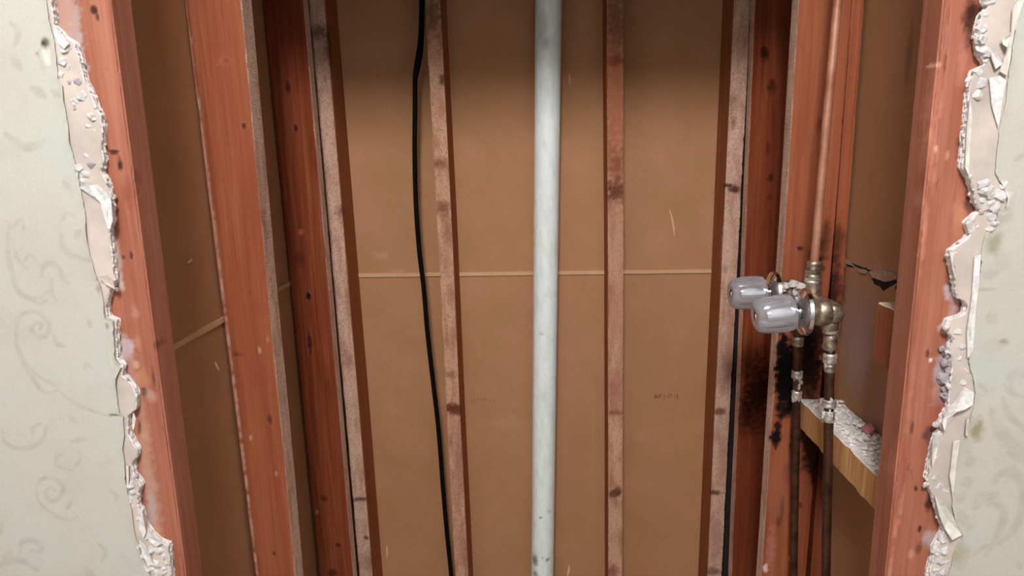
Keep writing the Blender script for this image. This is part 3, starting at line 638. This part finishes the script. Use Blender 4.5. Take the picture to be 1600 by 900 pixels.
flap(WL, [(232, 828), (240, 838), (252, 850), (244, 854), (234, 846), (228, 836)], 'gypsum', curl=.004, seed=8)
flap(WR, [(1600, 0), (1591, 0), (1583, 14), (1581, 50), (1565, 62), (1567, 69), (1574, 74), (1571, 92), (1563, 112), (1573, 118), (1579, 90), (1585, 50), (1594, 20)], 'cream', curl=.006, seed=9)
flap(WR, [(1546, 122), (1550, 165), (1560, 200), (1565, 165), (1572, 125), (1562, 118)], 'gypsum', curl=.001, seed=10)
flap(WR, [(1548, 76), (1558, 82), (1566, 100), (1556, 108), (1550, 92)], 'gypsum', curl=.004, seed=11)
flap(WR, [(1523, 400), (1533, 398), (1530, 440), (1525, 482), (1521, 545), (1512, 560), (1511, 520), (1518, 470)], 'gypsum', curl=.0015, seed=12)
flap(WR, [(1472, 660), (1480, 642), (1494, 626), (1508, 605), (1522, 614), (1520, 632), (1508, 640), (1494, 644), (1482, 654), (1476, 674)], 'gypsum', curl=.008, seed=13)
flap(WR, [(1511, 652), (1515, 656), (1513, 682), (1509, 680)], 'cream', curl=.004, seed=14)
flap(WR, [(1460, 774), (1474, 784), (1490, 808), (1503, 836), (1488, 844), (1476, 826), (1468, 806)], 'cream', curl=.006, seed=15)
flap(WR, [(1457, 690), (1463, 676), (1470, 678), (1466, 700), (1460, 722), (1456, 730)], 'cream', curl=.005, seed=16)
flap(WR, [(1484, 395), (1488, 420), (1494, 440), (1490, 410), (1490, 394)], 'cream', curl=.003, seed=17)
flap(WR, [(1514, 275), (1508, 262), (1511, 200), (1516, 150), (1519, 180), (1515, 240)], 'cream', curl=.002, seed=18)
flap(WR, [(1490, 690), (1500, 688), (1494, 730), (1489, 780), (1484, 745)], 'cream', curl=.002, seed=19)

# ------------------------------------------------------------------ added unseen shade blocks between the left and right stud pairs
def block(name, x0, x1, y0, y1, z0, z1, mats, label):
    """short piece of lumber lying along the wall, slightly worn"""
    ny, nx, nz = 40, 14, 12
    bm = bmesh.new(); bmesh.ops.create_cube(bm, size=1)
    bmesh.ops.subdivide_edges(bm, edges=[e for e in bm.edges if abs(e.verts[0].co.y - e.verts[1].co.y) > .5], cuts=ny, use_grid_fill=True)
    bmesh.ops.bevel(bm, geom=[e for e in bm.edges if len(e.link_faces) == 2 and e.calc_face_angle(0) > .5], offset=.02, segments=1, affect='EDGES')
    for v in bm.verts:
        y = (y0 + y1) / 2 + v.co.y * (y1 - y0)
        j = .0018 * mnoise.noise(Vector((v.co.x * 2, y * 40, v.co.z * 2)))
        v.co = ((x0 + x1) / 2 + v.co.x * (x1 - x0) + j, y, (z0 + z1) / 2 + v.co.z * (z1 - z0) + j)
    for f in bm.faces: f.material_index = 1 if f.normal.z > .7 else 0
    base = Vector(((x0 + x1) / 2, (y0 + y1) / 2, z0))
    for v in bm.verts: v.co -= base
    me = bpy.data.meshes.new(name); bm.to_mesh(me); bm.free()
    o = no_stain(link(name, me, mats)); o.location = base
    return tag(o, label, 'wood block')
for x0, x1, y0, y1, lab in ((-.609, -.521, 1.236, 1.528, 'added unseen wood block between the two left wall studs, shading the back one'), (.462, .55, 1.336, 1.544, 'added unseen wood block between the two right wall studs, shading the back one')):
    block('shade_block', x0, x1, y0, y1, H + .335, H + .425, [M['deep'], M['deep']], lab)  # added out of view to darken the tops of the back corner studs
M['dusty'] = plain('plaster_dust', (238, 226, 216), .95, 50)
M['cut_top'] = plain('pale_cut_wood', (232, 212, 176), .85, 60)
BZ = H - .511
B_lo = block('wood_block', .506, XR - .001, .906, 1.288, BZ - .056, BZ, [M['yellow'], M['dusty']], 'yellow wood block between right studs, top covered in white plaster rubble')
B_up = block('wood_block', .498, XR - .001, .906, 1.0, H - .335, H - .243, [M['red'], M['cut_top']], 'short red wood block with pale top, behind the right jamb stud')
# rubble
bm = bmesh.new()
for k in range(620):
    r = random.uniform(.001, .0036) * (1 if random.random() < .9 else 2.2)
    y = random.uniform(.915, 1.27); x = random.uniform(.512, .578)
    if y > 1.16 and random.random() < .55: continue
    g = bmesh.ops.create_icosphere(bm, subdivisions=1, radius=r)['verts']
    s = random.random() * 10; sq = random.uniform(.5, .9)
    hgt = .010 * max(0, mnoise.noise(Vector((x * 30, y * 30, 3)))) * (x - .505) / .07
    for v in g:
        v.co *= 1 + .6 * mnoise.noise(v.co * 300 + Vector((s, s, s)))
        v.co.z *= sq; v.co += Vector((x, y, BZ + r * sq * 1.05 + hgt))
me = bpy.data.meshes.new('plaster_rubble'); bm.to_mesh(me); bm.free()
M['rubble'] = plain('white_rubble', (246, 238, 230), .95, 200)
rb = link('plaster_rubble', me, M['rubble']); rb['kind'] = 'stuff'; tag(rb, 'white crumbled plaster rubble lying on the yellow wood block', 'rubble')
pf = PX(1357, 677, .563)
k = CH[2].copy(); k.materials.append(M['pink']); po = bpy.data.objects.new('plaster_fragment', k); COL.objects.link(po)
po.location = (pf[0], pf[1], BZ + .010); po.scale = (.008, .012, .009); po.rotation_euler = (.3, .4, .2)
tag(po, 'pink plaster fragment on the rubble against the right board', 'fragment')

# damage along the right board joint: torn paper lips and holes
def wall_scrap(px, mat, lift, name, seed):
    n = len(px); vs = []
    for i, (u, v) in enumerate(px):
        L = lift * (.25 + abs(mnoise.noise(Vector((u * .05, v * .05, seed)))) * 1.5)
        vs.append(PX(u, v, XR - .0006 - L))
    for p in list(vs): vs.append(p + np.array([.0012, 0, 0]))
    c = PX(sum(p[0] for p in px) / n, sum(p[1] for p in px) / n, XR - .0012 - lift * .2)
    vs += [c, c + np.array([.001, 0, 0])]
    fs = []
    for i in range(n):
        j = (i + 1) % n; fs += [(i, j, 2 * n), (n + j, n + i, 2 * n + 1), (i, n + i, n + j, j)]
    o = mesh(name, vs, fs, M[mat], wr); kid(o, wr)
    bm = bmesh.new(); bm.from_mesh(o.data); bmesh.ops.recalc_face_normals(bm, faces=bm.faces); bm.to_mesh(o.data); bm.free()
wall_scrap([(1302, 404), (1310, 401), (1322, 407), (1334, 414), (1333, 418), (1322, 416), (1310, 412)], 'crack', .0, 'hole', 1)
wall_scrap([(1300, 407), (1308, 410), (1320, 413), (1322, 417), (1310, 414), (1301, 411)], 'torn', .004, 'torn_paper', 2)
wall_scrap([(1320, 404), (1328, 410), (1335, 417), (1328, 414), (1320, 412)], 'torn', .003, 'torn_paper', 3)
wall_scrap([(1338, 421), (1348, 420), (1356, 424), (1352, 428), (1342, 426)], 'torn', .003, 'torn_paper', 4)
wall_scrap([(1347, 418), (1354, 418), (1354, 421), (1348, 421)], 'crack', .0, 'hole', 5)
wall_scrap([(1362, 434), (1372, 437), (1382, 441), (1396, 439), (1400, 437), (1398, 444), (1384, 452), (1380, 455), (1374, 447), (1366, 444)], 'crack', .0, 'hole', 6)
wall_scrap([(1358, 424), (1378, 420), (1398, 428), (1402, 434), (1394, 438), (1382, 440), (1372, 437), (1362, 433)], 'torn', .006, 'torn_paper', 7)
wall_scrap([(1402, 442), (1408, 446), (1402, 456), (1398, 450)], 'crack', .0, 'hole', 8)
wall_scrap([(1290, 432), (1298, 434), (1296, 446), (1290, 442)], 'crack', .0, 'hole', 9)
wall_scrap([(1286, 446), (1296, 448), (1296, 464), (1288, 462)], 'crack', .0, 'hole', 10)

# ------------------------------------------------------------------ pipes, cable
YP = 1.648
a = PY(857, 0, YP); b = PY(847.5, 900, YP); d = (a - b) / (a[2] - b[2])
foot = b + d * (0 - b[2]); head = a + d * (CEIL - a[2])
zz = np.unique(np.concatenate([[0], np.arange(H - 1.2, H + .42, .006), [CEIL]]))
base = foot.copy()
vp = tube('vent_pipe', [foot + d * z for z in zz], .0312, M['pvc'], seg=32, local=base); vp.location = base
V = np.array([v.co for v in vp.data.vertices]) + base
px = YP / F
set_stain(vp.data, stains_at(V, [(PY(u, v, YP - .02), (ru * px, .06, rv * px), c, al, h) for u, v, ru, rv, c, al, h in
    [(844, 806, 2.5, 2, (60, 56, 44), .9, 1.2), (836, 874, 5, 9, (80, 72, 52), .8, .9), (848, 869, 2.5, 2, (70, 64, 50), .8, 1.2), (855, 872, 4, 2.5, (60, 54, 40), .9, 1.2), (837, 895, 4, 5, (90, 80, 60), .7, 1), (858, 797, 2, 3, (120, 110, 90), .6, 1), (846, 520, 4, 3, (170, 160, 140), .5, 1), (848, 40, 6, 20, (150, 140, 110), .4, .7), (853, 70, 4, 8, (140, 130, 100), .5, .8)]]))
tag(vp, 'white plastic vent pipe standing in the middle of the back wall', 'pipe')
YC = 1.62
cpts = [(659, -230), (659, -120), (659, 0), (657, 60), (653, 90), (649, 118), (648.5, 170), (648, 240), (650, 320), (655, 390), (662, 450), (668, 520), (677, 600), (685, 670), (692, 760), (698, 830), (705, 900), (712, 1000), (722, 1200)]
cp = catmull([PY(u, v, YC + .004 * math.sin(i)) for i, (u, v) in enumerate(cpts)], 8)
cp = [p for p in cp if p[2] < CEIL - .01]
cab = tube('electrical_cable', cp, .0058, M['black'], seg=10)
tag(cab, 'thin black cable hanging in front of the brown back board', 'cable')
# tarnished second cable strand where it kinks near the top
c2 = tube('cable_strand', catmull([PY(661, -20, YC + .012), PY(660, 40, YC + .012), PY(659, 70, YC + .012), PY(656, 95, YC + .01), PY(650, 122, YC + .004)], 6), .0045, M['black'], cab, 8)

def pipe_with(name, x0, x1, y, z0, z1, r, mat, label):
    n = 60; pts = []
    for i in range(n + 1):
        t = i / n; pts.append((x0 + (x1 - x0) * t + .0006 * mnoise.noise(Vector((t * 9, y, 0))), y, z0 + (z1 - z0) * t))
    p0 = np.array(pts[0]); o = tube(name, pts, r, mat, seg=16, local=p0); o.location = p0
    return tag(o, label, 'pipe'), (lambda z: x0 + (x1 - x0) * (z - z0) / (z1 - z0))
def ring(par, name, x, y, z, h, r, mat, prof=None):
    prof = prof or [(0, .86), (.12, 1), (.35, 1.0), (.5, .93), (.65, 1.0), (.88, 1), (1, .86)]
    c = np.array(par.location)
    return tube(name, [(x, y, z + (t - .5) * h) for t, k in prof], [r * k for t, k in prof], mat, par, 18, local=c)
def drips(par, x, y, z, n, sp, mat, rr=(.0015, .003)):
    c = Vector(par.location)
    for k in range(n):
        q = random.uniform(math.pi * .8, math.pi * 1.9); me = CHM.setdefault((k % 6, mat), None)
        if me is None:
            me = CH[k % 6].copy(); me.materials.append(M[mat]); CHM[(k % 6, mat)] = me
        o = bpy.data.objects.new('solder_drip', me); COL.objects.link(o); o.parent = par
        s = random.uniform(*rr); o.scale = (s, s, s * random.uniform(1.2, 3))
        o.location = Vector((x + .0078 * math.cos(q), y + .0078 * math.sin(q), z + random.uniform(-sp, sp))) - c
VZ = H - .283
YN, YFV, YM = 1.10, 1.25, 1.178
VX = .474
np_, fx = pipe_with('supply_pipe', VX + .062, VX, YN, 0, VZ - .008, .0078, M['old_copper'], 'burnt copper supply pipe under the nearer tap knob')
fp_, gx = pipe_with('supply_pipe', VX + .055, VX + .002, YFV, 0, VZ - .008, .0078, M['old_copper'], 'burnt copper supply pipe under the farther tap knob')
rp_, hx = pipe_with('riser_pipe', VX - .003, VX + .022, YM, VZ + .05, CEIL, .0072, M['riser'], 'copper shower riser pipe rising from the tap valve')
def zat(v, u, y): return PY(u, v, y)[2]
for v, h, r, m in [(512, .020, .0125, 'solder'), (535, .026, .0118, 'bronze'), (560, .018, .0112, 'solder'), (575, .014, .0092, 'bronze'), (630, .014, .0115, 'solder'), (650, .020, .0096, 'solder')]:
    z = zat(v, 1297, YN); ring(np_, 'pipe_fitting', fx(z), YN, z, h, r, M[m])
drips(np_, fx(zat(555, 1297, YN)), YN, zat(555, 1297, YN), 10, .05, 'solder')
drips(np_, fx(zat(640, 1297, YN)), YN, zat(640, 1297, YN), 12, .02, 'gypsum')
for v, h, r, m in [(533, .018, .0112, 'bronze'), (585, .016, .0105, 'solder'), (617, .018, .0096, 'solder')]:
    z = zat(v, 1243, YFV); ring(fp_, 'pipe_fitting', gx(z), YFV, z, h, r, M[m])
drips(fp_, gx(zat(605, 1243, YFV)), YFV, zat(605, 1243, YFV), 10, .03, 'solder')
for v, h, r, m in [(416, .018, .0118, 'bronze'), (428, .014, .0135, 'bronze'), (437, .010, .014, 'solder')]:
    z = zat(v, 1272, YM); ring(rp_, 'pipe_fitting', hx(z), YM, z, h, r, M[m])

# ------------------------------------------------------------------ two-knob shower valve
vb = empty('shower_valve', (VX, YM, VZ)); L0 = np.array([VX, YM, VZ])
tag(vb, 'bronze shower valve with two clear fluted knobs on the right studs', 'valve')
def vt(name, pts, r, mat, par=vb, seg=20): return tube(name, pts, r, mat, par, seg, local=L0)
# body: cross pipe with bulged ends and the upward outlet
vt('valve_body', [(VX, y, VZ) for y in (YN - .021, YN - .019, YN - .014, YN - .004, YN + .012, YN + .018, YN + .03, YM - .02, YM, YM + .02, YFV - .03, YFV - .018, YFV - .012, YFV + .004, YFV + .012, YFV + .015)],
   [.006, .013, .0165, .018, .018, .0155, .0135, .0145, .017, .0145, .0135, .0155, .018, .018, .014, .008], M['bronze'])
vt('valve_outlet', [(VX - .002, YM, VZ + z) for z in (0, .015, .03, .04, .05, .058)], [.0155, .015, .0135, .0135, .0125, .010], M['bronze'])
for y in (YN, YFV):
    vt('valve_inlet', [(VX, y, VZ + z) for z in (0, -.012, -.02, -.028, -.034)], [.0145, .014, .0135, .0142, .011], M['bronze'])
    bon = vt('bonnet', [(VX - t, y, VZ) for t in (0, .006, .010, .022, .026, .030, .046)], [.018, .0225, .0235, .0235, .021, .015, .0145], M['bronze'])
    fl = vt('flange', [(VX - .052 + t, y, VZ) for t in (.012, .010, .004, .0, -.002, -.003, .0015, .003)], [.0385, .0398, .0385, .031, .02, .0125, .0125, .0125], M['chrome'], seg=40)
    vt('stem', [(VX - t, y, VZ) for t in (.046, .058, .066, .074)], [.0095, .0095, .0105, .0105], M['chrome'], bon)
# plaster stuck on the valve
for (u, v, r, y) in [(1228, 446, 7, YFV - .02), (1240, 443, 8, YFV - .03), (1250, 446, 7, YM), (1222, 452, 6, YFV - .02), (1246, 456, 8, YM + .01), (1258, 462, 5, YM)]:
    me = CHM.get((1, 'dusty'))
    if me is None: me = CH[1].copy(); me.materials.append(M['dusty']); CHM[(1, 'dusty')] = me
    o = bpy.data.objects.new('plaster_blob', me); COL.objects.link(o); o.parent = vb
    o.location = Vector(PY(u, v, y)) - Vector(L0); s = r * y / F; o.scale = (s, s, s * .8)
def knob(y, tilt, twist):
    """fluted, slightly waisted clear knob on a chrome core, axis along -x"""
    prof = [(0, .0), (0, .020), (.001, .0275), (.004, .0305), (.014, .0322), (.030, .0322), (.044, .0312), (.054, .0292), (.060, .0262), (.0635, .021), (.064, .014), (.062, .0105), (.061, .0)]
    seg = 80; vs = []; fs = []
    for x, r in prof:
        fl_ = .055 * min(1, max(0, (x - .003) / .01)) * (1 if x < .056 else .5)
        for k in range(seg):
            q = 2 * math.pi * k / seg + twist
            rr = r * (1 - fl_ * (abs(math.cos(5 * q)) ** 3))
            vs.append((-x, rr * math.cos(q), rr * math.sin(q)))
    n = len(prof)
    for i in range(n - 1):
        for k in range(seg):
            k2 = (k + 1) % seg
            if prof[i][1] == 0: 
                if prof[i + 1][1] > 0: fs.append((i * seg, (i + 1) * seg + k2, (i + 1) * seg + k))
            elif prof[i + 1][1] == 0: fs.append((i * seg + k, i * seg + k2, (i + 1) * seg))
            else: fs.append((i * seg + k, i * seg + k2, (i + 1) * seg + k2, (i + 1) * seg + k))
    o = mesh('knob', vs, fs, M['acrylic'], vb, True)
    bm = bmesh.new(); bm.from_mesh(o.data); bmesh.ops.remove_doubles(bm, verts=bm.verts, dist=1e-6)
    bmesh.ops.delete(bm, geom=[v for v in bm.verts if not v.link_faces], context='VERTS')
    bmesh.ops.recalc_face_normals(bm, faces=bm.faces); bm.to_mesh(o.data); bm.free()
    o.data.set_sharp_from_angle(angle=math.radians(38))
    o.location = (-.062, y - YM, 0); o.rotation_euler = (0, tilt, 0)
    tube('core', [(-.004, 0, 0), (-.010, 0, 0), (-.03, 0, 0), (-.045, 0, 0), (-.047, 0, 0)], [.013, .0135, .012, .0105, .007], M['chrome'], o, 20)
    tube('cap_button', [(-.0575, 0, 0), (-.0605, 0, 0), (-.063, 0, 0), (-.0655, 0, 0), (-.0668, 0, 0)], [.0100, .0102, .0102, .0085, .004], M['chrome'], o, 24)
    return o
knob(YN, -.12, .2); knob(YFV, -.03, .0)

# ------------------------------------------------------------------ small things on the boards
def splinter(pts, plane, val, wpx, label, lift=.002):
    P = [PY(u, v, val - lift) if plane == 'y' else PX(u, v, val + (lift if val < 0 else -lift)) for u, v in pts]
    P = catmull(P, 6); d = np.linalg.norm(P[0] - np.array([0, 0, H])) / F
    n = len(P); o = tube('wood_splinter', P, [max(.0005, wpx * d * .5 * math.sin(math.pi * (i + .6) / (n + .2)) ** .6) for i in range(n)], M['splinter'], seg=6)
    return tag(o, label, 'splinter')
splinter([(1046, 327), (1050, 342), (1052.5, 356), (1053.5, 369)], 'y', YB, 3.4, 'curved pale splinter on the back board right of the pipe')
splinter([(890, 883), (888.5, 892), (886, 905)], 'y', YB, 3, 'pale splinter on the back board at the foot of the white pipe')
splinter([(889.5, 115), (890, 124), (890, 132)], 'y', YB, 2.5, 'small pale splinter high beside the white pipe', .002)
splinter([(293, 411), (297, 408), (300, 404)], 'x', XL, 4, 'tiny pale chip on the left board above its joint')
splinter([(336, 565), (339, 573), (343, 580)], 'x', XL, 3.2, 'thin pale splinter on the left board below its joint')
splinter([(604, 852), (605, 862), (605, 872)], 'y', YB, 3, 'pale splinter on the back board beside the left corner stud')

def stamp(strokes):
    for (u0, v0, u1, v1, wd) in strokes:
        a, b = PY(u0, v0, YB), PY(u1, v1, YB); wv = wd * YB / F * .5
        t = b - a; t /= np.linalg.norm(t); nrm = np.array([-t[2], 0, t[0]]) * wv
        y = np.array([0, -.0004, 0]); y2 = np.array([0, .0002, 0])
        q = [a + nrm + y, b + nrm + y, b - nrm + y, a - nrm + y]; q2 = [p - y + y2 for p in q]
        kid(mesh('stamp_mark', q + q2, [(0, 1, 2, 3), (7, 6, 5, 4), (0, 4, 5, 1), (1, 5, 6, 2), (2, 6, 7, 3), (3, 7, 4, 0)], M['ink'], wb), wb)
stamp([(1022, 623, 1025, 616, 1.4), (1025, 616, 1027, 622, 1.4), (1023, 621, 1028, 620, 1.2), (1029, 622, 1030, 616, 1.4), (1030, 616, 1032, 620, 1.2), (1032, 620, 1034, 616, 1.2), (1038, 616, 1038, 623, 1.3), (1041, 620, 1044, 620, 1.4), (1045, 622, 1046, 616, 1.3), (1046, 616, 1049.5, 616.5, 1.4), (1049.5, 616, 1049, 620, 1.3), (1054, 617, 1054, 622, 1.0), (1058, 615, 1058, 622, 1.4), (1057, 622, 1060, 622, 1.3)])
stamp([(737, 624, 738, 629, .8), (741, 624, 741, 628, .8), (745, 623, 749, 624, 1.0), (752, 625, 756, 623, .9), (757, 623, 761, 624, 1.0), (764, 625, 766, 628, .7), (771, 624, 771, 629, .9)])
